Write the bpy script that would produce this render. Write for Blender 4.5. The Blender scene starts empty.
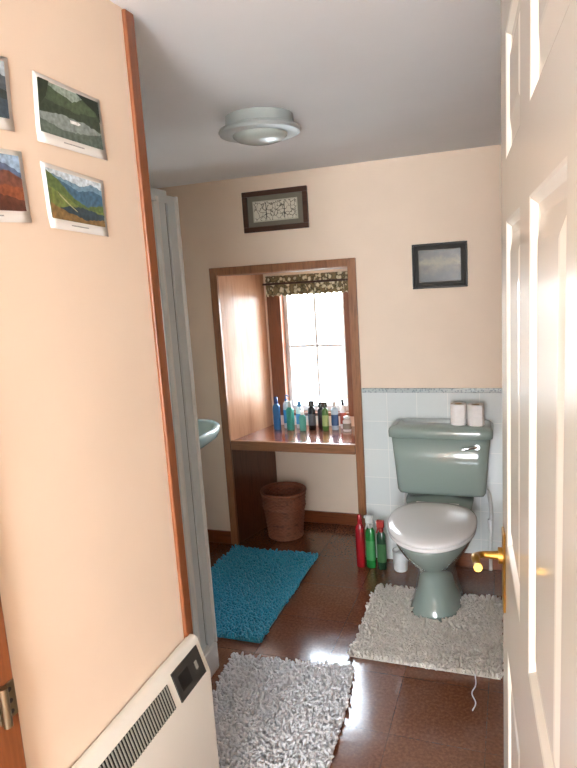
import bpy, bmesh, random, math
from math import *
from mathutils import Vector, Matrix
random.seed(7)
sc=bpy.context.scene
COL=sc.collection
try: sc.view_settings.view_transform='Standard'
except Exception: pass

# ------------------------------------------------------------ materials
def lin(h):
    h=h.lstrip('#'); o=[]
    for i in (0,2,4):
        c=int(h[i:i+2],16)/255
        o.append(c/12.92 if c<=.04045 else ((c+.055)/1.055)**2.4)
    return (o[0],o[1],o[2],1)
def newmat(name):
    m=bpy.data.materials.new(name); m.use_nodes=True
    nt=m.node_tree; b=nt.nodes['Principled BSDF']
    tc=nt.nodes.new('ShaderNodeTexCoord')
    return m,nt,b,tc
def noise(nt,vec,scale,detail=3,rough=.5):
    n=nt.nodes.new('ShaderNodeTexNoise'); n.inputs['Scale'].default_value=scale
    n.inputs['Detail'].default_value=detail; n.inputs['Roughness'].default_value=rough
    nt.links.new(vec,n.inputs['Vector']); return n
def ramp(nt,fac,stops,interp='LINEAR'):
    r=nt.nodes.new('ShaderNodeValToRGB'); r.color_ramp.interpolation=interp
    e=r.color_ramp.elements
    while len(e)<len(stops): e.new(.5)
    for i,(p,c) in enumerate(stops):
        e[i].position=p; e[i].color=c if not isinstance(c,str) else lin(c)
    nt.links.new(fac,r.inputs['Fac']); return r
def mapping(nt,vec,scale=(1,1,1),rot=(0,0,0),loc=(0,0,0)):
    m=nt.nodes.new('ShaderNodeMapping'); m.inputs['Scale'].default_value=scale
    m.inputs['Rotation'].default_value=rot; m.inputs['Location'].default_value=loc
    nt.links.new(vec,m.inputs['Vector']); return m.outputs['Vector']
def bump(nt,b,h,st=.2,dist=.01):
    n=nt.nodes.new('ShaderNodeBump'); n.inputs['Strength'].default_value=st; n.inputs['Distance'].default_value=dist
    nt.links.new(h,n.inputs['Height']); nt.links.new(n.outputs['Normal'],b.inputs['Normal'])
def simple(name,c,rough=.5,metal=0,var=.06,nscale=20,bmp=0,coat=0):
    m,nt,b,tc=newmat(name); c=lin(c)
    n=noise(nt,tc.outputs['Object'],nscale)
    d=tuple(max(0,x*(1-var)) for x in c[:3])+(1,); l=tuple(min(1,x*(1+var)) for x in c[:3])+(1,)
    r=ramp(nt,n.outputs['Fac'],[(.3,d),(.7,l)])
    nt.links.new(r.outputs['Color'],b.inputs['Base Color'])
    b.inputs['Roughness'].default_value=rough; b.inputs['Metallic'].default_value=metal
    b.inputs['Coat Weight'].default_value=coat; b.inputs['Coat Roughness'].default_value=.05
    if bmp: bump(nt,b,n.outputs['Fac'],bmp,.01)
    return m
def wood(name,dark,light,axis='z',rough=.35,scale=1.0,coat=.2):
    m,nt,b,tc=newmat(name)
    s={'z':(14,14,1.2),'x':(1.2,14,14),'y':(14,1.2,14)}[axis]
    v=mapping(nt,tc.outputs['Object'],tuple(k*scale for k in s))
    n=noise(nt,v,4,5,.6)
    r=ramp(nt,n.outputs['Fac'],[(.28,dark),(.5,light),(.72,dark)])
    nt.links.new(r.outputs['Color'],b.inputs['Base Color'])
    b.inputs['Roughness'].default_value=rough; b.inputs['Coat Weight'].default_value=coat
    b.inputs['Coat Roughness'].default_value=.15
    bump(nt,b,n.outputs['Fac'],.08,.004)
    return m

M={}
M['wall']=simple('painted_plaster_peach','#E7D1BB',.75,var=.02,nscale=6,bmp=.12)
M['ceil']=simple('ceiling_paint','#F0F0F0',.8,var=.015,nscale=4,bmp=.12)
M['wood']=wood('stained_pine_vertical','#744829','#94623E','z')
M['woodx']=wood('stained_pine_horizontal','#744829','#94623E','x')
M['woodd']=wood('dark_lower_plywood','#54301C','#6A4028','z')
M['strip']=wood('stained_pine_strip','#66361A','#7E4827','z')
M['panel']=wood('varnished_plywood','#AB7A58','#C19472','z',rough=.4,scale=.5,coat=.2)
M['deskm']=wood('varnished_desk_top','#6A3320','#8A4A2C','x',rough=.15,scale=.6,coat=.8)
M['skirt']=wood('stained_skirting','#57290F','#7A3F1C','x')
M['doorw']=simple('gloss_white_door_paint','#DEDCD2',.24,var=.015,nscale=4,coat=.3)
M['brass']=simple('aged_brass','#A9803C',.42,1,var=.08,nscale=60)
M['chrome']=simple('chrome','#D5D8DA',.12,1,var=.02)
M['steel']=simple('dull_hinge_steel','#8C7E66',.4,1,var=.1)
M['porc']=simple('sage_green_vitreous_china','#8A9790',.1,var=.02,nscale=3,coat=.6)
M['seat']=simple('white_seat_plastic','#ECE9E7',.18,var=.01,nscale=3,coat=.3)
M['basin']=simple('aqua_vitreous_china','#C5DEDD',.1,var=.02,nscale=3,coat=.5)
M['paper']=simple('toilet_paper','#EFE9E4',.9,var=.03,nscale=60,bmp=.2)
M['card']=simple('cardboard_core','#B79A78',.9)
M['white']=simple('white_plastic','#E4E4E2',.35,var=.02)
M['heater']=simple('heater_enamel_off_white','#DCD6CB',.4,var=.02,nscale=3)
M['slat']=simple('heater_slat_grey','#7F7C76',.5,var=.02)
M['dark']=simple('dark_grille_plastic','#34322F',.45,var=.1)
M['grshade']=simple('black_grille_shade','#0B0B0B',.9)
M['shframe']=simple('shower_frame_pale_blue_enamel','#DFEAEE',.4,var=.01,nscale=3)
M['shwhite']=simple('shower_frame_white_seal','#F6FAFA',.4,var=.01)
M['shpanel']=simple('frosted_shower_panel','#C9D8DD',.3,var=.01,nscale=5)
M['shdark']=simple('shower_seal_grey','#7C8A8F',.5,var=.02)
M['lampg']=simple('lamp_grey_enamel','#969A96',.4,var=.03)
M['lampglass']=simple('lamp_opal_glass','#A6ADA6',.25,var=.03)
M['black']=simple('black_lacquer','#171412',.5,var=.1)
M['dkframe']=wood('dark_walnut_frame','#2E1A10','#4A2C1A','x')
M['wicker']=wood('brown_wicker','#5A2E1E','#8A5238','x',rough=.55,coat=0)
M['rod']=simple('curtain_rod_dark','#3A2416',.4)

# floor
def floor_mat():
    m,nt,b,tc=newmat('varnished_cork_tiles')
    br=nt.nodes.new('ShaderNodeTexBrick'); br.offset=0; br.squash=1
    v=mapping(nt,tc.outputs['Object'],loc=(.08,.05,0))
    nt.links.new(v,br.inputs['Vector'])
    br.inputs['Scale'].default_value=1; br.inputs['Brick Width'].default_value=.305; br.inputs['Row Height'].default_value=.305
    br.inputs['Mortar Size'].default_value=.0014; br.inputs['Mortar Smooth'].default_value=.3
    br.inputs['Color1'].default_value=(1,1,1,1); br.inputs['Color2'].default_value=(.88,.86,.84,1); br.inputs['Mortar'].default_value=(.42,.39,.37,1)
    n=noise(nt,tc.outputs['Object'],90,5,.65)
    r=ramp(nt,n.outputs['Fac'],[(.3,'#5C321E'),(.5,'#6E3F28'),(.7,'#825136')])
    mx=nt.nodes.new('ShaderNodeMix'); mx.data_type='RGBA'; mx.blend_type='MULTIPLY'; mx.inputs[0].default_value=.9
    nt.links.new(r.outputs['Color'],mx.inputs[6]); nt.links.new(br.outputs['Color'],mx.inputs[7])
    w=noise(nt,tc.outputs['Object'],5,8,.72)
    wr=ramp(nt,w.outputs['Fac'],[(.52,(0,0,0,1)),(.64,(1,1,1,1))])
    mx2=nt.nodes.new('ShaderNodeMix'); mx2.data_type='RGBA'
    sc_=nt.nodes.new('ShaderNodeMath'); sc_.operation='MULTIPLY'; sc_.inputs[1].default_value=.03
    nt.links.new(wr.outputs['Color'],sc_.inputs[0]); nt.links.new(sc_.outputs[0],mx2.inputs[0])
    nt.links.new(mx.outputs[2],mx2.inputs[6]); mx2.inputs[7].default_value=lin('#A08A80')
    nt.links.new(mx2.outputs[2],b.inputs['Base Color'])
    rr=ramp(nt,wr.outputs['Color'],[(0,(.15,.15,.15,1)),(1,(.21,.21,.21,1))])
    nt.links.new(rr.outputs['Color'],b.inputs['Roughness'])
    b.inputs['Specular IOR Level'].default_value=.9
    n2=noise(nt,tc.outputs['Object'],9,2)
    bump(nt,b,n2.outputs['Fac'],.06,.01)
    return m
M['floor']=floor_mat()
def tile_mat():
    m,nt,b,tc=newmat('glazed_wall_tiles')
    sx=nt.nodes.new('ShaderNodeSeparateXYZ'); nt.links.new(tc.outputs['Object'],sx.inputs[0])
    cx=nt.nodes.new('ShaderNodeCombineXYZ'); nt.links.new(sx.outputs[0],cx.inputs[0]); nt.links.new(sx.outputs[2],cx.inputs[1])
    br=nt.nodes.new('ShaderNodeTexBrick'); br.offset=0; br.squash=1
    v=mapping(nt,cx.outputs[0],loc=(.75,.0,0))
    nt.links.new(v,br.inputs['Vector'])
    br.inputs['Scale'].default_value=1; br.inputs['Brick Width'].default_value=.151; br.inputs['Row Height'].default_value=.151
    br.inputs['Mortar Size'].default_value=.002; br.inputs['Mortar Smooth'].default_value=.3
    br.inputs['Color1'].default_value=lin('#D6D9D6'); br.inputs['Color2'].default_value=lin('#D2D6D4'); br.inputs['Mortar'].default_value=lin('#E6E5E0')
    nt.links.new(br.outputs['Color'],b.inputs['Base Color']); b.inputs['Roughness'].default_value=.15
    inv=nt.nodes.new('ShaderNodeMath'); inv.operation='SUBTRACT'; inv.inputs[0].default_value=1
    nt.links.new(br.outputs['Fac'],inv.inputs[1]); bump(nt,b,inv.outputs[0],.3,.002)
    return m
M['tile']=tile_mat()
def border_mat():
    m,nt,b,tc=newmat('patterned_border_tile')
    vo=nt.nodes.new('ShaderNodeTexVoronoi'); vo.inputs['Scale'].default_value=90
    nt.links.new(tc.outputs['Object'],vo.inputs['Vector'])
    r=ramp(nt,vo.outputs['Distance'],[(.3,'#8C9698'),(.5,'#B4BABA')])
    nt.links.new(r.outputs['Color'],b.inputs['Base Color']); b.inputs['Roughness'].default_value=.2
    return m
M['border']=border_mat()
def fabric_floral():
    m,nt,b,tc=newmat('floral_curtain_fabric')
    vo=nt.nodes.new('ShaderNodeTexVoronoi'); vo.inputs['Scale'].default_value=38
    nt.links.new(tc.outputs['Object'],vo.inputs['Vector'])
    n=noise(nt,tc.outputs['Object'],50,3)
    mx=nt.nodes.new('ShaderNodeMath'); mx.operation='MULTIPLY'; nt.links.new(vo.outputs['Distance'],mx.inputs[0]); nt.links.new(n.outputs['Fac'],mx.inputs[1])
    r=ramp(nt,mx.outputs[0],[(.10,'#E3DBC0'),(.19,'#C9BE9C'),(.25,'#4E4A34'),(.36,'#8C7C5A')])
    nt.links.new(r.outputs['Color'],b.inputs['Base Color']); b.inputs['Roughness'].default_value=.9
    tr=nt.nodes.new('ShaderNodeBsdfTranslucent'); nt.links.new(r.outputs['Color'],tr.inputs['Color'])
    ms=nt.nodes.new('ShaderNodeMixShader'); ms.inputs[0].default_value=.12
    out=nt.nodes['Material Output']
    nt.links.new(b.outputs[0],ms.inputs[1]); nt.links.new(tr.outputs[0],ms.inputs[2]); nt.links.new(ms.outputs[0],out.inputs[0])
    return m
M['floral']=fabric_floral()
def rugm(name,c,c2):
    m,nt,b,tc=newmat(name)
    n=noise(nt,tc.outputs['Object'],90,2)
    r=ramp(nt,n.outputs['Fac'],[(.35,c2),(.65,c)])
    nt.links.new(r.outputs['Color'],b.inputs['Base Color']); b.inputs['Roughness'].default_value=.95
    b.inputs['Sheen Weight'].default_value=.3
    return m
M['rugblue']=rugm('turquoise_chenille','#2F97B4','#2386A6')
M['ruggrey']=rugm('silver_grey_chenille','#E2E0E2','#D4D2D4')
M['rugpink']=rugm('stone_grey_chenille','#D6CEC4','#C4BAAE')

def glassm():
    m=bpy.data.materials.new('window_glass'); m.use_nodes=True; nt=m.node_tree
    nt.nodes.clear(); o=nt.nodes.new('ShaderNodeOutputMaterial'); mx=nt.nodes.new('ShaderNodeMixShader')
    t=nt.nodes.new('ShaderNodeBsdfTransparent'); g=nt.nodes.new('ShaderNodeBsdfGlossy'); g.inputs['Roughness'].default_value=.02
    mx.inputs[0].default_value=.05
    nt.links.new(t.outputs[0],mx.inputs[1]); nt.links.new(g.outputs[0],mx.inputs[2]); nt.links.new(mx.outputs[0],o.inputs[0])
    return m
M['glass']=glassm()

# ------------------------------------------------------------ mesh helpers
def obj_from(name,verts,faces,mat,smooth=False):
    me=bpy.data.meshes.new(name); me.from_pydata([tuple(v) for v in verts],[],faces); me.validate()
    bm=bmesh.new(); bm.from_mesh(me); bmesh.ops.recalc_face_normals(bm,faces=bm.faces); bm.to_mesh(me); bm.free()
    if smooth:
        for p in me.polygons: p.use_smooth=True
    o=bpy.data.objects.new(name,me); COL.objects.link(o)
    if mat: me.materials.append(mat if not isinstance(mat,str) else M[mat])
    return o
def boxdata(bx):
    x0,x1,y0,y1,z0,z1=bx
    v=[(x,y,z) for z in (z0,z1) for y in (y0,y1) for x in (x0,x1)]
    f=[(0,2,3,1),(4,5,7,6),(0,1,5,4),(2,6,7,3),(0,4,6,2),(1,3,7,5)]
    return v,f
def boxes(name,bl,mat,bevel=0):
    V=[];F=[]
    for b in bl:
        v,f=boxdata(b); k=len(V); V+=v; F+=[tuple(i+k for i in q) for q in f]
    o=obj_from(name,V,F,mat)
    if bevel: add_bevel(o,bevel)
    return o
def add_bevel(o,w,seg=3):
    m=o.modifiers.new('bevel','BEVEL'); m.width=w; m.segments=seg; m.limit_method='ANGLE'; m.angle_limit=radians(40)
    for p in o.data.polygons: p.use_smooth=True
    m.harden_normals=True
def prism(name,poly,z0,z1,mat,bevel=0):
    n=len(poly); V=[(x,y,z0) for x,y in poly]+[(x,y,z1) for x,y in poly]
    F=[tuple(range(n))[::-1],tuple(range(n,2*n))]+[(i,(i+1)%n,(i+1)%n+n,i+n) for i in range(n)]
    o=obj_from(name,V,F,mat)
    if bevel: add_bevel(o,bevel)
    return o
def prism_y(name,poly,y0,y1,mat,bevel=0):
    n=len(poly); V=[(x,y0,z) for x,z in poly]+[(x,y1,z) for x,z in poly]
    F=[tuple(range(n))[::-1],tuple(range(n,2*n))]+[(i,(i+1)%n,(i+1)%n+n,i+n) for i in range(n)]
    o=obj_from(name,V,F,mat)
    if bevel: add_bevel(o,bevel)
    return o
def loft(name,rings,mat,cap=True,smooth=True):
    V=[];F=[]; n=len(rings[0])
    for r in rings: V+=r
    for i in range(len(rings)-1):
        for j in range(n):
            F.append((i*n+j,i*n+(j+1)%n,(i+1)*n+(j+1)%n,(i+1)*n+j))
    if cap:
        F.append(tuple(range(n))[::-1]); F.append(tuple(range((len(rings)-1)*n,len(rings)*n)))
    o=obj_from(name,V,F,mat,smooth)
    return o
def lathe(name,prof,c,mat,seg=40,smooth=True,cap=True):
    rings=[[(c[0]+r*cos(2*pi*j/seg),c[1]+r*sin(2*pi*j/seg),c[2]+z) for j in range(seg)] for r,z in prof]
    o=loft(name,rings,mat,cap,smooth)
    if smooth:
        m=o.modifiers.new('es','EDGE_SPLIT'); m.split_angle=radians(38)
    return o
def sup(cx,cy,rx,ry,z,e=2.0,n=56,ef=None):
    pts=[]
    for j in range(n):
        t=2*pi*j/n; c,s=cos(t),sin(t)
        ee=e if s>0 or ef is None else ef
        pts.append((cx+rx*copysign(abs(c)**(2/ee),c),cy+ry*copysign(abs(s)**(2/ee),s),z))
    return pts
def tube(name,pts,r,mat,cyc=False,res=6,radii=None):
    cu=bpy.data.curves.new(name,'CURVE'); cu.dimensions='3D'; cu.bevel_depth=r; cu.bevel_resolution=res; cu.use_fill_caps=True
    s=cu.splines.new('BEZIER'); s.bezier_points.add(len(pts)-1)
    for i,(b,p) in enumerate(zip(s.bezier_points,pts)):
        b.co=p; b.handle_left_type=b.handle_right_type='AUTO'
        if radii: b.radius=radii[i]
    s.use_cyclic_u=cyc
    cu.materials.append(M[mat])
    o=bpy.data.objects.new(name,cu); COL.objects.link(o)
    dg=bpy.context.evaluated_depsgraph_get(); me=bpy.data.meshes.new_from_object(o.evaluated_get(dg))
    o2=bpy.data.objects.new(name,me); COL.objects.link(o2); bpy.data.objects.remove(o); 
    for p in me.polygons: p.use_smooth=True
    return o2
def group(name,parts):
    e=bpy.data.objects.new(name,None); COL.objects.link(e)
    for p in parts: p.parent=e
    return e

# ------------------------------------------------------------ room shell
CZ=2.04; YB=3.05; LW=-.71; XL=-1.85; XR=.9
boxes('floor',[(-2.0,1.1,-1.9,3.6,-.1,0)],'floor')
boxes('ceiling',[(-2.0,1.1,-1.9,3.6,CZ,CZ+.1)],'ceil')
boxes('wall_back',[(-2.0,-1.52,YB,3.62,0,CZ),(-.75,1.1,YB,3.62,0,CZ),(-1.52,-.75,YB,3.62,1.565,CZ),
   (-1.52,-.75,3.45,3.62,0,.68),(-1.52,-1.385,3.45,3.62,.68,1.565),(-.825,-.75,3.45,3.62,.68,1.565),(-1.385,-.825,3.45,3.62,1.53,1.565)],'wall')
boxes('wall_left_far',[(-2.0,XL,1.15,YB,0,CZ)],'wall')
boxes('wall_left_near',[(-.83,LW,.62,1.12,0,CZ)],'wall')
boxes('wall_left_hall',[(-.83,LW,-1.9,-.2,0,CZ)],'wall')
boxes('wall_left_lintel',[(-.83,LW,-.2,.62,1.98,CZ)],'wall')
boxes('wall_partition',[(-2.0,-.83,1.03,1.15,0,CZ),(-.83,-.71,1.12,1.15,0,CZ)],'wall')
boxes('wall_right',[(XR,1.1,.2,YB,0,CZ)],'wall')
boxes('wall_front',[(.075,1.1,.2,.32,0,CZ)],'wall')
boxes('wall_hall_right',[(.6,.72,-1.9,.2,0,CZ)],'wall')
boxes('wall_hall_end',[(-.71,.6,-1.9,-1.78,0,.6),(-.71,.6,-1.9,-1.78,1.9,CZ),(-.71,-.6,-1.9,-1.78,.6,1.9),(.5,.6,-1.9,-1.78,.6,1.9)],'wall')
boxes('trim_corner_strip',[(-.745,-.702,1.118,1.150,0,CZ-.001)],'strip',.004)
boxes('trim_left_door_frame',[(-.735,-.690,.555,.622,0,2.02),(-.735,-.690,-.27,-.205,0,2.02),(-.735,-.690,-.205,.555,1.96,2.02)],'strip',.005)
hz0=.895
hp=[boxes('leaf_plate',[(-.6905,-.6875,.585,.618,hz0,hz0+.055)],'steel',.001),
    tube('knuckle',[(-.682,.592,hz0-.003),(-.682,.592,hz0+.058)],.0065,'steel')]
for k,(yy,zz) in enumerate([(.607,hz0+.010),(.607,hz0+.045),(.607,hz0+.027)]):
    hp.append(lathe('screw_%d'%k,[(0.0035,0),(.0035,.001)],(0,0,0),'dark',12)); hp[-1].matrix_world=Matrix.Translation((-.6875,yy,zz))@Matrix.Rotation(pi/2,4,'Y')
group('door_hinge',hp)
boxes('door_2',[(-.765,-.73,-.198,.552,.01,1.955)],'wood',.003)
boxes('baseboard_back',[(XL,-1.545,YB-.016,YB,0,.075),(-.3,XR,YB-.024,YB-.008,0,.075)],'skirt',.004)
boxes('baseboard_recess',[(-1.39,-.83,3.434,3.45,0,.075)],'skirt',.004)
boxes('wall_tiles',[(-.728,XR,YB-.008,YB,0,.905)],'tile')
boxes('trim_tile_border',[(-.728,XR,YB-.011,YB,.905,.928)],'border',.003)

# ------------------------------------------------------------ niche
parts=[]
def lp_(a): return [(-1.50,YB),(-1.395,3.452),(-1.52,3.452),(-1.52,YB)]
rr_=[(-.77,YB),(-.75,YB),(-.75,3.452),(-.825,3.452)]
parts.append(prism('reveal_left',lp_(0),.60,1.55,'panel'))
parts.append(prism('reveal_left_lower',lp_(0),0,.60,'woodd'))  # reveal takes a darker wood colour below the shelf
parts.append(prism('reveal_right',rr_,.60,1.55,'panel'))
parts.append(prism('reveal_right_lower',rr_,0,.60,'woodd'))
parts.append(prism('reveal_top',[(-1.52,YB),(-.75,YB),(-.75,3.452),(-1.52,3.452)],1.545,1.565,'woodx'))
group('trim_niche_lining',parts)
boxes('trim_niche_frame',[(-1.542,-1.498,YB-.018,YB+.004,0,1.59),(-.772,-.730,YB-.018,YB+.004,0,1.59),(-1.498,-.772,YB-.018,YB+.004,1.548,1.59)],'wood',.004)
dk=[prism('top_board',[(-1.494,YB+.008),(-.776,YB+.008),(-.830,3.448),(-1.394,3.448)],.585,.622,'deskm',.002),
    boxes('front_edging',[(-1.496,-.774,YB-.014,YB+.008,.572,.626)],'woodx',.004)]
group('vanity_shelf',dk)
wy0,wy1=3.49,3.56
wp=[boxes('lining',[(-1.385,-1.30,3.452,wy1,.68,1.53),(-.91,-.825,3.452,wy1,.68,1.53),(-1.30,-.91,3.46,wy1,1.50,1.53),(-1.30,-.91,3.452,wy1,.68,.70)],'strip',.003),
    boxes('sash',[(-1.30,-1.275,3.51,3.55,.70,1.50),(-.935,-.91,3.51,3.55,.70,1.50),(-1.275,-.935,3.51,3.55,.70,.735),(-1.275,-.935,3.51,3.55,1.465,1.50),
      (-1.113,-1.097,3.515,3.545,.735,1.465),(-1.275,-1.113,3.515,3.545,1.092,1.108),(-1.097,-.935,3.515,3.545,1.092,1.108)],'white',.003),
    boxes('glass',[(-1.275,-.935,3.529,3.531,.735,1.465)],'glass')]
group('window_1',wp)
V=[];F=[];nx=160;nz=8
for k in range(nz+1):
    for i in range(nx+1):
        u=i/nx; x=-1.375+u*.535; t=k/nz
        amp=.004+.006*t
        y=3.428+amp*sin(u*2*pi*15+.6*sin(u*17))+.003*sin(u*60)
        z=1.53-t*(.118+.004*sin(u*2*pi*15))
        V.append((x,y,z))
for k in range(nz):
    for i in range(nx):
        a=k*(nx+1)+i; F.append((a,a+1,a+nx+2,a+nx+1))
cu=obj_from('fabric',V,F,'floral',True); s=cu.modifiers.new('s','SOLIDIFY'); s.thickness=.0012
cr=tube('rod',[(-1.385,3.405,1.484),(-1.1,3.405,1.484),(-.82,3.405,1.484)],.006,'rod')
group('curtain_valance',[cu,cr])

# ------------------------------------------------------------ open panel door
th=radians(4.2); E=Vector((-.015,1.08,0)); U=Vector((sin(th),-cos(th),0)); N=Vector((-cos(th),-sin(th),0))
def dw(s,n,z): return tuple(E+U*s+N*n+Vector((0,0,z)))
W=.76; T=.036; H0,H1=.008,1.965
colsx=[(.11,.33),(.43,.65)]; rows=[(.22,.88),(1.06,1.565),(1.65,1.82)]
V=[];F=[]
def q(pts):
    k=len(V); V.extend(pts); F.append(tuple(range(k,k+len(pts))))
def dbox(s0,s1,n0,n1,z0,z1):
    v,f=boxdata((s0,s1,n0,n1,z0,z1)); k=len(V); V.extend(dw(*p) for p in v); F.extend(tuple(i+k for i in ff) for ff in f)
for s0,s1 in ((0,.11),(.33,.43),(.65,W)): dbox(s0,s1,-T,0,H0,H1)
zs=[H0]+[z for r in rows for z in r]+[H1]
for c in colsx:
    for i in range(0,len(zs),2): dbox(c[0],c[1],-T,0,zs[i],zs[i+1])
    for r in rows:
        for side in (0,1):
            def P(s,n,z): return dw(s,n if side==0 else -T-n,z)
            lv=[(0,0),(.003,-.001),(.009,-.007),(.020,-.008),(.044,-.0025),(.048,-.002)]
            rg=[]
            for o_,dn in lv:
                rg.append([P(c[0]+o_,dn,r[0]+o_),P(c[1]-o_,dn,r[0]+o_),P(c[1]-o_,dn,r[1]-o_),P(c[0]+o_,dn,r[1]-o_)])
            for a,b in zip(rg,rg[1:]):
                for j in range(4): q([a[j],a[(j+1)%4],b[(j+1)%4],b[j]])
            q(rg[-1])
leaf=obj_from('leaf',V,F,'doorw')
hs=.055; hz=1.005
v,f=boxdata((hs-.019,hs+.019,0,.004,.925,1.065)); pl=obj_from('backplate',[dw(*p) for p in v],f,'brass'); add_bevel(pl,.002)
lev=tube('lever',[dw(hs,.0,hz+.015),dw(hs,.020,hz+.015),dw(hs,.036,hz+.015),dw(hs+.010,.046,hz+.016),dw(hs+.030,.048,hz+.022),dw(hs+.052,.046,hz+.020),dw(hs+.068,.045,hz+.024)],.0062,'brass',radii=[1.5,1.1,.9,1.1,1.1,1.0,1.1])
ros=tube('rose',[dw(hs,.003,hz+.015),dw(hs,.011,hz+.015)],.014,'brass')
v,f=boxdata((hs-.019,hs+.019,-T-.004,-T,.925,1.065)); pl2=obj_from('backplate_far',[dw(*p) for p in v],f,'brass'); add_bevel(pl2,.002)
lev2=tube('lever_far',[dw(hs,-T,hz+.015),dw(hs,-T-.034,hz+.015),dw(hs+.02,-T-.044,hz+.018),dw(hs+.08,-T-.043,hz+.03)],.0065,'brass')
group('door_1',[leaf,pl,lev,ros,pl2,lev2])
boxes('trim_door_frame',[(.06,.078,.2,.30,0,1.99),(-.71,-.69,.2,.30,0,1.99),(-.69,.06,.2,.30,1.97,1.99)],'doorw',.002)
boxes('wall_over_door',[(-.71,.078,.2,.30,1.99,CZ)],'wall')

# ------------------------------------------------------------ heater
HT=.708
prof=[(-.708,.22),(-.708,HT),(-.692,HT),(-.684,HT-.005),(-.657,HT-.088),(-.657,.235),(-.664,.22)]
body=prism_y('body',prof,.40,1.136,'heater',.006)
a=Vector((-.684,0,HT-.005)); b=Vector((-.657,0,HT-.088)); dn=(b-a); L=dn.length; dn.normalize(); nn=Vector((-dn.z,0,dn.x)); 
if nn.x<0: nn=-nn
def sl(t,y,o): return tuple(a+dn*t*L+nn*o+Vector((0,y,0)))
BF=[(0,2,3,1),(4,5,7,6),(0,1,5,4),(2,6,7,3),(0,4,6,2),(1,3,7,5)]
def slbox(name,t0,t1,y0,y1,o0,o1,mat):
    v=[sl(t,y,o) for o in (o0,o1) for y in (y0,y1) for t in (t0,t1)]
    return obj_from(name,v,BF,mat)
hp=[body,slbox('grille_shade_plate',.22,.84,.42,.985,-.002,.0008,'grshade')]  # black plate on the slope paints the shade behind the slats
V=[];F=[]
y=.425
while y<.980:
    v=[sl(t,yy,o) for o in (.0005,.0028) for yy in (y,y+.0026) for t in (.22,.84)]
    k=len(V); V+=v; F+=[tuple(i+k for i in ff) for ff in BF]
    y+=.0085
hp.append(obj_from('grille_slats',V,F,'slat'))
hp.append(slbox('control_panel',.12,.88,1.005,1.115,-.001,.003,'dark'))
hp.append(slbox('control_window',.3,.7,1.02,1.06,.003,.004,'black'))
hp.append(slbox('switch',.4,.6,1.085,1.095,.003,.004,'slat'))
group('panel_heater',hp)

# ------------------------------------------------------------ postcards : printed views made of flat colour areas
M['cardw']=simple('postcard_white','#E8E4DE',.5,var=.01)
M['caption']=simple('caption_ink','#A8A5A0',.6,var=.3,nscale=300)
def ink(c,var=.35,ns=120):
    k='ink'+c
    if k not in M: M[k]=simple('print_ink_'+c.strip('#'),c,.5,var=var,nscale=ns)
    return k
def card(name,cs,layers,x=LW+.0015):
    tl,tr,br,bl=[Vector((0,)+c) for c in cs]
    def pt(u,v): return (tl*(1-u)+tr*u)*(1-v)+(bl*(1-u)+br*u)*v
    n=8; V=[]
    def curl(u,v): return .004*max(0,v-.75)*4*v*.5+.003*max(0,u-.85)*4
    def grid(u0,u1,v0,v1,off):
        k=len(V)
        for j in range(n+1):
            for i in range(n+1):
                u=u0+(u1-u0)*i/n; v=v0+(v1-v0)*j/n; p=pt(u,v); V.append((x+off+curl(u,v),p.y,p.z))
        return [(k+j*(n+1)+i,k+j*(n+1)+i+1,k+(j+1)*(n+1)+i+1,k+(j+1)*(n+1)+i) for j in range(n) for i in range(n)]
    f=grid(0,1,0,1,0); bp=obj_from('card',V,f,'cardw',True); s=bp.modifiers.new('s','SOLIDIFY'); s.thickness=.0006; s.offset=0
    ps=[bp]
    V=[]; f=grid(.35,.65,.90,.92,.0009); ps.append(obj_from('caption',V,f,'caption',True))
    u0,u1,v0,v1=.05,.95,.07,.84
    for li,ly in enumerate(layers):
        off=.0008+.0003*li
        if ly[0]=='p':
            V=[]; 
            for (u,v) in ly[2]:
                U_=u0+(u1-u0)*u; W_=v0+(v1-v0)*v; p=pt(U_,W_); V.append((x+off+curl(U_,W_)+.0003,p.y,p.z))
            ps.append(obj_from('print_%d'%li,V,[tuple(range(len(V)))],ink(ly[1])))
        else:
            prof=ly[1]; m_=24; V=[]
            rnd=random.Random(li*13+len(name))
            for i in range(m_+1):
                u=i/m_
                for (a0,b0),(a1,b1) in zip(prof,prof[1:]):
                    if a0<=u<=a1+1e-6: vv=b0+(b1-b0)*(u-a0)/(a1-a0); break
                if vv>0: vv=min(1,max(0,vv+rnd.uniform(-.018,.018)))
                for j in range(7):
                    v=vv+(1-vv)*j/6; U_=u0+(u1-u0)*u; W_=v0+(v1-v0)*v; p=pt(U_,W_); V.append((x+off+curl(U_,W_),p.y,p.z))
            F=[(i*7+j,i*7+j+1,(i+1)*7+j+1,(i+1)*7+j) for i in range(m_) for j in range(6)]
            ps.append(obj_from('print_%d'%li,V,F,ink(ly[0]),True))
    return group(name,ps)
card('postcard',[(.843,1.851),(1.009,1.846),(1.013,1.740),(.834,1.743)],
 [('#8E9C92',[(0,0),(1,0)]),('#47563E',[(0,0),(.3,.12),(.55,.22),(.7,.1),(1,0)]),('#343F2E',[(0,.3),(.3,.38),(.6,.42),(1,.3)]),('#7F8985',[(0,.62),(.35,.55),(.7,.55),(1,.66)]),
  ('#566258',[(0,.75),(.4,.85),(.7,.8),(1,.7)]),('p','#F2F0EA',[(.46,.60),(.60,.59),(.64,.62),(.60,.66),(.47,.66)]),('p','#1E261C',[(.6,0),(1,0),(1,.45),(.93,.25),(.78,.14)]),('p','#27301F',[(0,0),(.16,0),(.1,.3),(0,.5)])])
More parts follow.
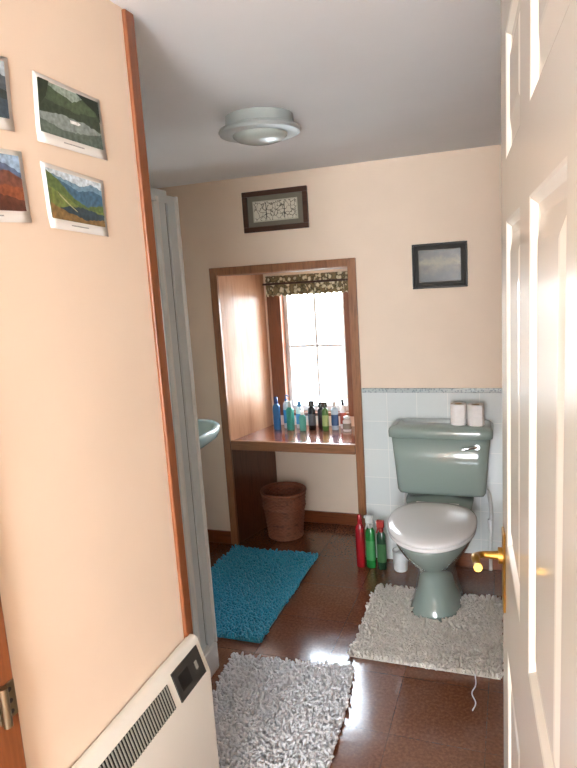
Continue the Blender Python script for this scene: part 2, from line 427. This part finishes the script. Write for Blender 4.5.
card('postcard.001',[(.8355,1.713),(.994,1.702),(.990,1.601),(.839,1.609)],
 [('#C9D4DC',[(0,0),(1,0)]),('#6F8CA0',[(0,.06),(.3,.14),(.6,.2),(.8,.10),(1,.16)]),('#3F6078',[(0,.1),(.25,.2),(.55,.32),(.8,.24),(1,.28)]),('#55663A',[(0,.05),(.2,.2),(.45,.5),(.7,.62),(1,.52)]),
  ('#6B763E',[(0,.35),(.3,.5),(.6,.72),(1,.68)]),('#2E3F4A',[(0,.85),(.3,.7),(.6,.66),(1,.75)]),('#80653E',[(0,.7),(.3,.82),(.6,.92),(1,.86)]),('p','#A8A27E',[(.14,.44),(.2,.5),(.34,.65),(.48,.78),(.46,.78),(.32,.67),(.18,.52)])])
card('postcard.002',[(.642,1.714),(.794,1.720),(.795,1.614),(.643,1.606)],
 [('#8FA6BE',[(0,0),(1,0)]),('#56657F',[(0,.1),(.4,.3),(.7,.12),(1,.3)]),('#6E4538',[(0,.4),(.5,.34),(.8,.28),(1,.4)]),('#80492F',[(0,.6),(.5,.5),(1,.58)]),('#543024',[(0,.8),(.6,.7),(1,.82)])])
card('postcard.003',[(.632,1.848),(.790,1.853),(.784,1.747),(.628,1.742)],
 [('#A8B2BA',[(0,0),(1,0)]),('#4A545A',[(0,.2),(.5,.1),(1,.25)]),('#2A3230',[(0,.5),(.5,.42),(1,.5)]),('#3D4A54',[(0,.7),(1,.66)])])

# ------------------------------------------------------------ pictures
def landscape(name,z0,z1,stops,nsc=18,amp=.35,fine=.25):
    m,nt,b,tc=newmat(name)
    sx=nt.nodes.new('ShaderNodeSeparateXYZ'); nt.links.new(tc.outputs['Object'],sx.inputs[0])
    mr=nt.nodes.new('ShaderNodeMapRange'); mr.inputs[1].default_value=z0; mr.inputs[2].default_value=z1
    nt.links.new(sx.outputs[2],mr.inputs[0])
    n=noise(nt,tc.outputs['Object'],nsc,4,.6)
    a=nt.nodes.new('ShaderNodeMath'); a.operation='MULTIPLY_ADD'; a.inputs[1].default_value=amp
    s=nt.nodes.new('ShaderNodeMath'); s.operation='SUBTRACT'; s.inputs[1].default_value=.5
    nt.links.new(n.outputs['Fac'],s.inputs[0]); nt.links.new(s.outputs[0],a.inputs[0]); nt.links.new(mr.outputs[0],a.inputs[2])
    r=ramp(nt,a.outputs[0],stops)
    nt.links.new(r.outputs['Color'],b.inputs['Base Color']); b.inputs['Roughness'].default_value=.35
    b.inputs['Specular IOR Level'].default_value=.5
    return m
def picture(name,x0,x1,z0,z1,fw,fm,mats,ins,yb=YB,tilt=0):
    p=[]
    y0=yb-.018
    p.append(boxes('frame',[(x0,x1,y0,yb,z1-fw,z1),(x0,x1,y0,yb,z0,z0+fw),(x0,x0+fw,y0,yb,z0+fw,z1-fw),(x1-fw,x1,y0,yb,z0+fw,z1-fw)],fm,.003))
    for i,(d,m) in enumerate(zip(ins,mats)):
        p.append(boxes('layer_%d'%i,[(x0+d[0],x1-d[0],yb-.006-.001*i,yb,z0+d[1],z1-d[1])],m))
    return p
def cartoon_mat():
    m,nt,b,tc=newmat('cartoon_print')
    w=nt.nodes.new('ShaderNodeTexVoronoi'); w.feature='DISTANCE_TO_EDGE'; w.inputs['Scale'].default_value=42
    n=noise(nt,tc.outputs['Object'],30,3)
    mv=nt.nodes.new('ShaderNodeMix'); mv.data_type='VECTOR'; mv.inputs[0].default_value=.04
    nt.links.new(tc.outputs['Object'],mv.inputs[4]); nt.links.new(n.outputs['Color'],mv.inputs[5])
    nt.links.new(mv.outputs[1],w.inputs['Vector'])
    r=ramp(nt,w.outputs['Distance'],[(.03,'#5E584C'),(.08,'#CFC8B6')])
    nt.links.new(r.outputs['Color'],b.inputs['Base Color']); b.inputs['Roughness'].default_value=.4
    return m
M['cartoon']=cartoon_mat()
M['matgrey']=simple('olive_grey_mount','#6C6658',.6,var=.05)
M['matline']=simple('cream_mount_line','#B9B29E',.6)
M['matpale']=simple('dark_grey_mount','#33312D',.8)
M['matline2']=simple('grey_mount_line','#6A6458',.7)
M['sunset']=landscape('photo_misty_sunset',1.45,1.60,[(0,'#23211D'),(.25,'#3C362C'),(.45,'#5E5340'),(.6,'#7C6F54'),(.8,'#565248'),(1,'#45443F')],22,.7,.1)
p=picture('a',-1.318,-.962,1.757,1.962,.026,'dkframe',['matgrey','matline','cartoon'],[(.026,.026),(.055,.05),(.062,.056)])
p.append(boxes('panel_lines',[(-1.19,-1.187,YB-.0095,YB-.005,1.82,1.90),(-1.09,-1.087,YB-.0095,YB-.005,1.82,1.90)],'black'))
group('framed_cartoon_picture',p)
p=picture('b',-.45,-.193,1.418,1.63,.010,'black',['matpale','matline2','sunset'],[(.010,.010),(.030,.030),(.032,.032)])
group('framed_landscape_photo',p)

# ------------------------------------------------------------ ceiling lamp
lc=(-.785,2.0)
lp=[lathe('drum',[(.112,CZ),(.115,CZ-.035),(.118,CZ-.04)],(lc[0],lc[1],0),'lampg',56),
    lathe('rim',[(.118,CZ-.034),(.134,CZ-.040),(.138,CZ-.048),(.134,CZ-.056),(.112,CZ-.060),(.100,CZ-.058)],(lc[0],lc[1],0),'lampg',56),
    lathe('shade',[(.092,CZ-.056),(.090,CZ-.064),(.078,CZ-.074),(.055,CZ-.081),(.025,CZ-.084),(.004,CZ-.085)],(lc[0],lc[1],0),'lampglass',56)]
group('ceiling_light',lp)

# ------------------------------------------------------------ shower enclosure
sx=-1.10
sp=[boxes('corner_post',[(sx-.04,sx,1.898,1.955,.12,1.81)],'shframe',.0015),
    boxes('post_lip',[(sx,sx+.010,1.944,1.955,.12,1.81)],'shwhite',.001),
    boxes('seal_outer',[(sx-.03,sx-.008,1.888,1.898,.12,1.80)],'shdark'),
    boxes('door_stile',[(sx-.03,sx-.004,1.838,1.888,.13,1.80)],'shframe',.0015),
    boxes('seal_inner',[(sx-.024,sx+.004,1.826,1.836,.13,1.80)],'shwhite',.001),
    boxes('door_panel',[(sx-.022,sx-.012,1.20,1.828,.13,1.79)],'shpanel'),
    boxes('wall_post',[(sx-.04,sx,1.152,1.20,.12,1.81)],'shframe',.0015),
    boxes('top_rail',[(sx-.04,sx,1.20,1.898,1.785,1.825)],'shframe',.0015),
    boxes('bottom_rail',[(sx-.04,sx+.004,1.20,1.898,.10,.135)],'shwhite',.0015),
    boxes('end_panel',[(XL+.002,sx-.04,1.925,1.935,.13,1.79)],'shpanel'),
    boxes('end_rail',[(XL+.002,sx-.04,1.915,1.955,1.78,1.81),(XL+.002,sx-.04,1.915,1.955,.12,.15)],'shframe',.002),
    boxes('tray',[(XL+.002,sx+.008,1.153,1.962,0,.12)],'shwhite',.012)]
group('shower_enclosure',sp)

# ------------------------------------------------------------ basin
bc=(-1.62,2.62)
def bring(k,z,dx=0): 
    return [(max(XL+.001,x),y,zz) for x,y,zz in sup(bc[0]+dx,bc[1],.225*k,.27*k,z,2.4)]
rg=[bring(.28,.60,-.10),bring(.5,.63,-.07),bring(.8,.69,-.03),bring(.95,.735),bring(1,.765),bring(1,.782),bring(.97,.788),bring(.88,.786),bring(.84,.775),bring(.75,.73),bring(.5,.68),bring(.12,.665)]
b1=loft('bowl',rg,'basin')
ped=loft('pedestal',[sup(-1.72,2.62,.10,.10,0),sup(-1.72,2.62,.085,.085,.06),sup(-1.72,2.62,.07,.075,.3),sup(-1.72,2.62,.08,.09,.62)],'basin')
taps=[]
for yy in (2.50,2.74):
    taps.append(tube('tap',[(-1.79,yy,.78),(-1.79,yy,.84),(-1.75,yy,.855),(-1.70,yy,.84)],.011,'chrome'))
    taps.append(lathe('tap_handle',[(.012,.84),(.02,.85),(.02,.87),(.008,.878)],(-1.79,yy,0),'chrome',20))
group('pedestal_basin',[b1,ped]+taps)

# ------------------------------------------------------------ toilet
tx=-.325
def eg(rx,y0,y1,z,e=2.0,eb=3.0,c=.55):
    cy=y0+(y1-y0)*c; pts=[]; n=64
    for j in range(n):
        t=2*pi*j/n; cc,s=cos(t),sin(t); ee=eb if s>0 else e
        ry=(y1-cy) if s>0 else (cy-y0)
        pts.append((tx+rx*copysign(abs(cc)**(2/ee),cc),cy+ry*copysign(abs(s)**(2/ee),s),z))
    return pts
pan=[eg(.112,2.475,2.83,0,2.6,4),eg(.112,2.475,2.83,.012,2.6,4),eg(.104,2.485,2.83,.03,2.5,4),eg(.088,2.50,2.82,.10,2.3,3.5),eg(.080,2.505,2.81,.17,2.2,3),
     eg(.088,2.485,2.81,.215,2.1,3),eg(.112,2.43,2.82,.26,2.1,3),eg(.143,2.37,2.84,.31,2.05,3),eg(.166,2.325,2.86,.355,2,3.2),eg(.176,2.305,2.87,.385,2,3.2),eg(.178,2.300,2.87,.398,2,3.2),eg(.172,2.306,2.865,.405,2,3.2)]
tp=[loft('pan',pan,'porc')]
shelf=loft('cistern_shelf',[sup(tx,2.90,.12,.13,.30,6),sup(tx,2.90,.15,.135,.38,6),sup(tx,2.90,.155,.135,.43,6)],'porc'); tp.append(shelf)
seat=loft('seat_ring',[eg(.176,2.295,2.745,.4055,2,2.6),eg(.183,2.288,2.75,.411,2,2.6),eg(.183,2.288,2.75,.420,2,2.6),eg(.178,2.293,2.745,.425,2,2.6)],'seat'); tp.append(seat)
lid=[eg(.180,2.290,2.755,.4265,2,2.6),eg(.187,2.283,2.76,.430,2,2.6),eg(.187,2.283,2.76,.438,2,2.6),eg(.180,2.292,2.752,.446,2,2.6),eg(.150,2.33,2.72,.4525,2,2.6),eg(.10,2.39,2.66,.456,2,2.4),eg(.04,2.49,2.58,.4575,2,2.2)]
tp.append(loft('lid',lid,'seat'))
for dx in (-.075,.075):
    tp.append(tube('hinge',[(tx+dx-.022,2.772,.425),(tx+dx+.022,2.772,.425)],.012,'seat'))
def cr_(x0,x1,y0,y1,z,e=9): return sup((x0+x1)/2,(y0+y1)/2,(x1-x0)/2,(y1-y0)/2,z,e,96)
cx0,cx1=-.550,-.092
yb=YB-.010
ci=[cr_(cx0+.05,cx1-.05,2.885,yb,.432),cr_(cx0+.028,cx1-.028,2.872,yb,.438),cr_(cx0+.02,cx1-.02,2.866,yb,.455),cr_(cx0+.010,cx1-.010,2.856,yb,.60),cr_(cx0,cx1,2.850,yb,.722)]
tp.append(loft('cistern',ci,'porc'))
ld=[cr_(cx0-.004,cx1+.004,2.846,yb,.722),cr_(cx0-.012,cx1+.012,2.836,yb,.726),cr_(cx0-.013,cx1+.013,2.834,yb,.752),cr_(cx0-.010,cx1+.010,2.838,yb,.765),cr_(cx0+.004,cx1-.004,2.85,yb,.775),cr_(cx0+.03,cx1-.03,2.87,yb-.01,.779)]
tp.append(loft('cistern_lid',ld,'porc'))
tp.append(tube('lever_boss',[(-.150,2.858,.690),(-.150,2.838,.690)],.013,'chrome'))
tp.append(tube('flush_lever',[(-.150,2.836,.690),(-.175,2.828,.688),(-.215,2.826,.680)],.006,'chrome',radii=[1,1,1.4]))
tp.append(tube('supply_pipe',[(-.10,3.025,.0),(-.10,3.025,.15),(-.10,3.025,.36),(-.115,3.015,.425),(-.13,2.99,.437)],.0085,'white'))
tp.append(tube('supply_valve',[(-.10,3.025,.22),(-.10,3.025,.27)],.013,'white'))
tp.append(tube('overflow_pipe',[(-.515,3.02,.437),(-.515,3.02,.40),(-.515,3.02,.30),(-.515,3.035,.285)],.0085,'white'))
group('toilet',tp)
def roll(name,x,y,z,r,h):
    b=lathe('paper',[(.019,z),(r,z),(r,z+h),(.019,z+h),(.019,z)],(x,y,0),'paper',40,cap=False)
    c=lathe('core',[(.017,z),(.0188,z),(.0188,z+h-.001),(.017,z+h-.001),(.017,z)],(x,y,0),'card',30,cap=False)
    fl=boxes('loose_end',[(x-.012,x+.03,y-r-.0008,y-r+.002,z+.002,z+h-.004)],'paper')
    return group(name,[b,c,fl])
roll('toilet_roll',-.236,2.925,.779,.037,.098); roll('toilet_roll.001',-.158,2.915,.779,.038,.098)

group('toilet_brush_holder',[lathe('cup',[(.030,.001),(.034,.006),(.040,.10),(.042,.108),(.038,.108),(.034,.02),(.004,.012)],(-.535,2.93,0),'white',32),
  lathe('brush',[(.024,.02),(.028,.05),(.022,.095),(.006,.1)],(-.535,2.93,0),'white',20)])

# ------------------------------------------------------------ bottles
def bmat(h,r=.25): 
    k='pl_'+h+str(r)
    if k not in M: M[k]=simple('plastic_'+h.strip('#'),h,r,var=.02,coat=.2)
    return k
def bottle(name,x,y,z,r,h,body,cap,label=None,style='round',caph=.2,ell=.7):
    ps=[]; bh=h*(1-caph)
    def ring(rr,zz,e=2.4): return sup(x,y,rr,rr*ell,z+zz,e,36)
    ps.append(loft('body',[ring(r*.9,.0005),ring(r,.005),ring(r,bh*.82),ring(r*.93,bh*.9),ring(r*.6,bh*.97),ring(r*.45,bh)],bmat(body)))
    if label: ps.append(loft('label',[ring(r*1.012,bh*.2),ring(r*1.012,bh*.68)],bmat(label),cap=False))
    if style=='pump':
        ps.append(lathe('collar',[(r*.42,bh),(r*.42,bh+h*.05),(r*.14,bh+h*.06),(r*.14,h*.95)],(x,y,z),bmat(cap),20))
        ps.append(tube('nozzle',[(x,y,z+h*.96),(x+r*.5,y-.005,z+h*.97),(x+r*1.1,y-.01,z+h*.93)],r*.17,bmat(cap)))
    elif style=='trigger':
        ps.append(lathe('collar',[(r*.5,bh*.98),(r*.55,bh+.004),(r*.5,bh+h*.06),(r*.35,bh+h*.07)],(x,y,z),bmat(cap),24))
        hd=boxes('head',[(x-r*.95,x+r*.75,y-.010,y+.010,z+bh+h*.065,z+h)],bmat(cap),.006); ps.append(hd)
        ps.append(boxes('nozzle',[(x-r*1.2,x-r*.95,y-.006,y+.006,z+h*.94,z+h*.985)],bmat('#E8E8E8'),.002))
        ps.append(tube('trigger',[(x-r*.6,y,z+bh+h*.08),(x-r*.75,y,z+bh+h*.02),(x-r*.95,y,z+bh-h*.05)],.004,bmat(cap)))
    elif style=='ball':
        ps.append(lathe('cap',[(r*.5,bh),(r*.8,bh+.002),(r*.8,h*.96),(r*.6,h),(r*.1,h*1.004)],(x,y,z),bmat(cap),28))
    else:
        ps.append(lathe('cap',[(r*.5,bh),(r*.55,bh+.002),(r*.52,h*.97),(r*.42,h),(r*.1,h)],(x,y,z),bmat(cap),28))
    return group(name,ps)
bottle('bleach_bottle',-.742,2.93,0,.024,.285,'#9C1C24','#A8262C',None,'round',.16,.9)
bottle('spray_cleaner_bottle',-.688,2.93,0,.025,.285,'#1F7434','#C9CBC6','#3F8C50','trigger',.22,.8)
bottle('spray_cleaner_bottle.001',-.630,2.925,0,.024,.265,'#1D3D28','#A83A34','#3F6B42','trigger',.22,.8)
dz=.622
def X(px): return -1.345+(px-272)*.0061
S=[('shampoo_bottle',276,3.33,.022,.20,'#2F6FA8','#1F3F7A',None,'round'),
('shampoo_bottle',284,3.37,.019,.21,'#C8D8DC','#3A6FB0','#3F8FC0','pump'),
('shower_gel_bottle',290,3.33,.023,.175,'#3FA090','#D5E2DE',None,'round'),
('conditioner_bottle',297,3.38,.022,.165,'#D5D9DB','#4A86B8','#5A9AD0','round'),
('mouthwash_bottle',303,3.32,.020,.12,'#5FB6A8','#E8E8E8',None,'round'),
('aftershave_bottle',311,3.35,.022,.175,'#1B1B1E','#111113','#55585C','ball'),
('deodorant_can',319,3.38,.021,.16,'#25262A','#0E0E10',None,'ball'),
('shower_gel_bottle',325,3.34,.019,.17,'#4E7A3C','#2C3A28','#9CB070','ball'),
('moisturiser_bottle',333.5,3.36,.021,.17,'#A9BFD0','#E6E8EA','#3E5F8C','round'),
('lotion_bottle',340,3.40,.018,.175,'#D8D2CC','#22262C','#A05040','round'),
('talcum_powder_tin',346.5,3.33,.024,.09,'#DEDCD8','#B8B6B2','#8C8478','ball')]
cnt={}
for nm,px,y,r,h,b_,c_,l_,st in S:
    k=cnt.get(nm,0); cnt[nm]=k+1
    bottle(nm if k==0 else nm+'.%03d'%k,X(px),y,dz,r,h,b_,c_,l_,st,.2,.85)

# ------------------------------------------------------------ wicker basket
bx,by=-1.27,3.225
rows_=26; seg=96; V=[];F=[]; Hh=.275
def br(t): return .098+.030*t
for k in range(rows_*3+1):
    t=k/(rows_*3); row=k//3; ph=(k%3)
    bulge=[0,.0035,.0035][ph]
    band=.004 if .66<t<.72 else 0
    for j in range(seg):
        a=2*pi*j/seg
        wv=.0035*sin(a*24)*(1 if row%2 else -1)
        r=br(t)+bulge+wv*(1 if ph else .3)+band
        V.append((bx+r*cos(a),by+r*sin(a),.002+Hh*t))
for k in range(rows_*3):
    for j in range(seg):
        F.append((k*seg+j,k*seg+(j+1)%seg,(k+1)*seg+(j+1)%seg,(k+1)*seg+j))
outer=obj_from('woven_wall',V,F,'wicker',True); s=outer.modifiers.new('s','SOLIDIFY'); s.thickness=.005; s.offset=-1
def ringt(nm,r,z,rr):
    return tube(nm,[(bx+r*cos(2*pi*i/16),by+r*sin(2*pi*i/16),z) for i in range(16)],rr,'wicker',True)
group('wicker_waste_basket',[outer,ringt('rim',.129,.282,.008),ringt('rim_lower',.127,.262,.006),ringt('band',.122,.19,.005),ringt('foot',.099,.010,.007),
   lathe('base',[(.095,.004),(.095,.010)],(bx,by,0),'wicker',40)])

# ------------------------------------------------------------ chenille mats
def rug(name,cx,cy,w,h,ang,mat,pitch=.0115,ln=.022,rad=.0056,hole=None,wob=.01):
    V=[];F=[]; ca,sa=cos(ang),sin(ang); ns=5
    nx=int(w/pitch); ny=int(h/pitch)
    for i in range(nx+1):
        for j in range(ny+1):
            u=-w/2+w*i/nx+random.uniform(-.3,.3)*pitch; v=-h/2+h*j/ny+random.uniform(-.3,.3)*pitch
            if hole and hole(u,v): continue
            u+=wob*.4*sin(v*14+cx*9); v+=wob*.4*sin(u*13+cy*7)
            px=cx+u*ca-v*sa; py=cy+u*sa+v*ca
            t=random.uniform(0,2*pi); le=random.uniform(.35,.9); l=ln*random.uniform(.85,1.12)
            dx,dy=cos(t)*le,sin(t)*le; nrm=sqrt(1+le*le)
            k=len(V)
            for q_,rf in ((0,.9),(.35,1.1),(.7,1.15),(.93,.75)):
                lean=q_*q_*.8+q_*.2
                c=Vector((px+dx*l*lean/nrm*1.1,py+dy*l*lean/nrm*1.1,.006+l*q_*(1-.25*le*q_)/nrm*1.25))
                for s_ in range(ns):
                    a_=2*pi*s_/ns+t
                    V.append((c.x+rad*rf*cos(a_),c.y+rad*rf*sin(a_),c.z+rad*rf*.5*(-cos(a_-t))*le*q_))
            V.append((px+dx*l*1.1/nrm,py+dy*l*1.1/nrm,.006+l*(1-.25*le)/nrm*1.28))
            for r_ in range(3):
                for s_ in range(ns):
                    F.append((k+r_*ns+s_,k+r_*ns+(s_+1)%ns,k+(r_+1)*ns+(s_+1)%ns,k+(r_+1)*ns+s_))
            tp_=k+4*ns
            for s_ in range(ns): F.append((k+3*ns+s_,k+3*ns+(s_+1)%ns,tp_))
    me=bpy.data.meshes.new(name); me.from_pydata(V,[],F)
    for p in me.polygons: p.use_smooth=True
    tf=bpy.data.objects.new('tufts',me); COL.objects.link(tf); me.materials.append(M[mat])
    if hole:
        V=[];F=[]
        gx=int(w/.008); gy=int(h/.008)
        for i in range(gx):
            for j in range(gy):
                u0=-w/2+w*i/gx; u1=u0+w/gx; v0=-h/2+h*j/gy; v1=v0+h/gy
                if hole((u0+u1)/2,(v0+v1)/2): continue
                k=len(V)
                for (a_,b_) in ((u0,v0),(u1,v0),(u1,v1),(u0,v1)): V.append((cx+a_*ca-b_*sa,cy+a_*sa+b_*ca,.006))
                for (a_,b_) in ((u0,v0),(u1,v0),(u1,v1),(u0,v1)): V.append((cx+a_*ca-b_*sa,cy+a_*sa+b_*ca,.001))
                F+= [(k,k+1,k+2,k+3),(k+4,k+7,k+6,k+5),(k,k+4,k+5,k+1),(k+1,k+5,k+6,k+2),(k+2,k+6,k+7,k+3),(k+3,k+7,k+4,k)]
        bk=obj_from('backing',V,F,mat)
    else:
        pc=[(-w/2,-h/2),(w/2,-h/2),(w/2,h/2),(-w/2,h/2)]
        bk=prism('backing',[(cx+a_*ca-b_*sa,cy+a_*sa+b_*ca) for a_,b_ in pc],.001,.007,mat)
    return group(name,[tf,bk])
rug('bath_mat',-1.245,2.56,.49,.82,radians(0),'rugblue')
rug('bath_mat.001',-.782,1.645,.485,.80,radians(4.5),'ruggrey')
RX,RY=-.325,2.435
def hol(u,v):
    x=RX+u-tx; y=RY+v
    if y>2.64: return abs(x)<.108
    return (abs(x)/.114)**2.6+(abs(y-2.66)/.187)**2.6<1
rug('pedestal_mat',RX,RY,.57,.56,radians(0),'rugpink',hole=hol)
group('loose_thread',[tube('thread',[(-.13,2.15,.012),(-.125,2.10,.004),(-.135,2.05,.004),(-.12,2.00,.004),(-.128,1.96,.004)],.0022,'ruggrey')])

# ------------------------------------------------------------ outside
boxes('ground_outside',[(-15,15,3.62,40,-.6,-.5)],simple('pale_bounce_ground','#CCCCC4',.9,var=.15,nscale=3))  # made-up pale ground, bounces skylight up to the ceiling
w=bpy.data.worlds.new('sky'); sc.world=w; w.use_nodes=True
nt=w.node_tree; bg=nt.nodes['Background']
tc=nt.nodes.new('ShaderNodeTexCoord'); sxn=nt.nodes.new('ShaderNodeSeparateXYZ'); nt.links.new(tc.outputs['Generated'],sxn.inputs[0])
r=ramp(nt,sxn.outputs[2],[(.0,(.92,.96,1,1)),(.35,(.82,.91,1,1)),(1,(.68,.83,1,1))]); nt.links.new(r.outputs['Color'],bg.inputs['Color'])
bg.inputs['Strength'].default_value=34

def area(name,loc,target,sx_,sy_,power,color,portal=False):
    l=bpy.data.lights.new(name,'AREA'); l.shape='RECTANGLE'; l.size=sx_; l.size_y=sy_; l.energy=power; l.color=color
    if portal:
        try: l.cycles.is_portal=True
        except Exception: pass
    o=bpy.data.objects.new(name,l); COL.objects.link(o); o.location=loc
    d=Vector(target)-Vector(loc); o.rotation_euler=d.to_track_quat('-Z','Y').to_euler(); return o
area('window_portal',(-1.105,3.60,1.1),(-1.105,3.0,1.1),.5,.84,1,(1,1,1),True)
area('hall_window_daylight',(-.05,-1.76,1.25),(-.05,0,1.25),1.1,1.3,19,(1,.96,.92))

# ------------------------------------------------------------ camera
r_=Vector((.9395,.3367,-.0627)); d_=Vector((-.0018,-.1782,-.984)); f_=Vector((-.3424,.9246,-.1668))
cam=bpy.data.cameras.new('camera'); co=bpy.data.objects.new('camera',cam); COL.objects.link(co)
m=Matrix((( r_.x,-d_.x,-f_.x,0),(r_.y,-d_.y,-f_.y,0),(r_.z,-d_.z,-f_.z,1.5),(0,0,0,1)))
co.matrix_world=m
cam.sensor_fit='VERTICAL'; cam.sensor_height=36; cam.lens=612/768*36; cam.clip_start=.02
sc.camera=co
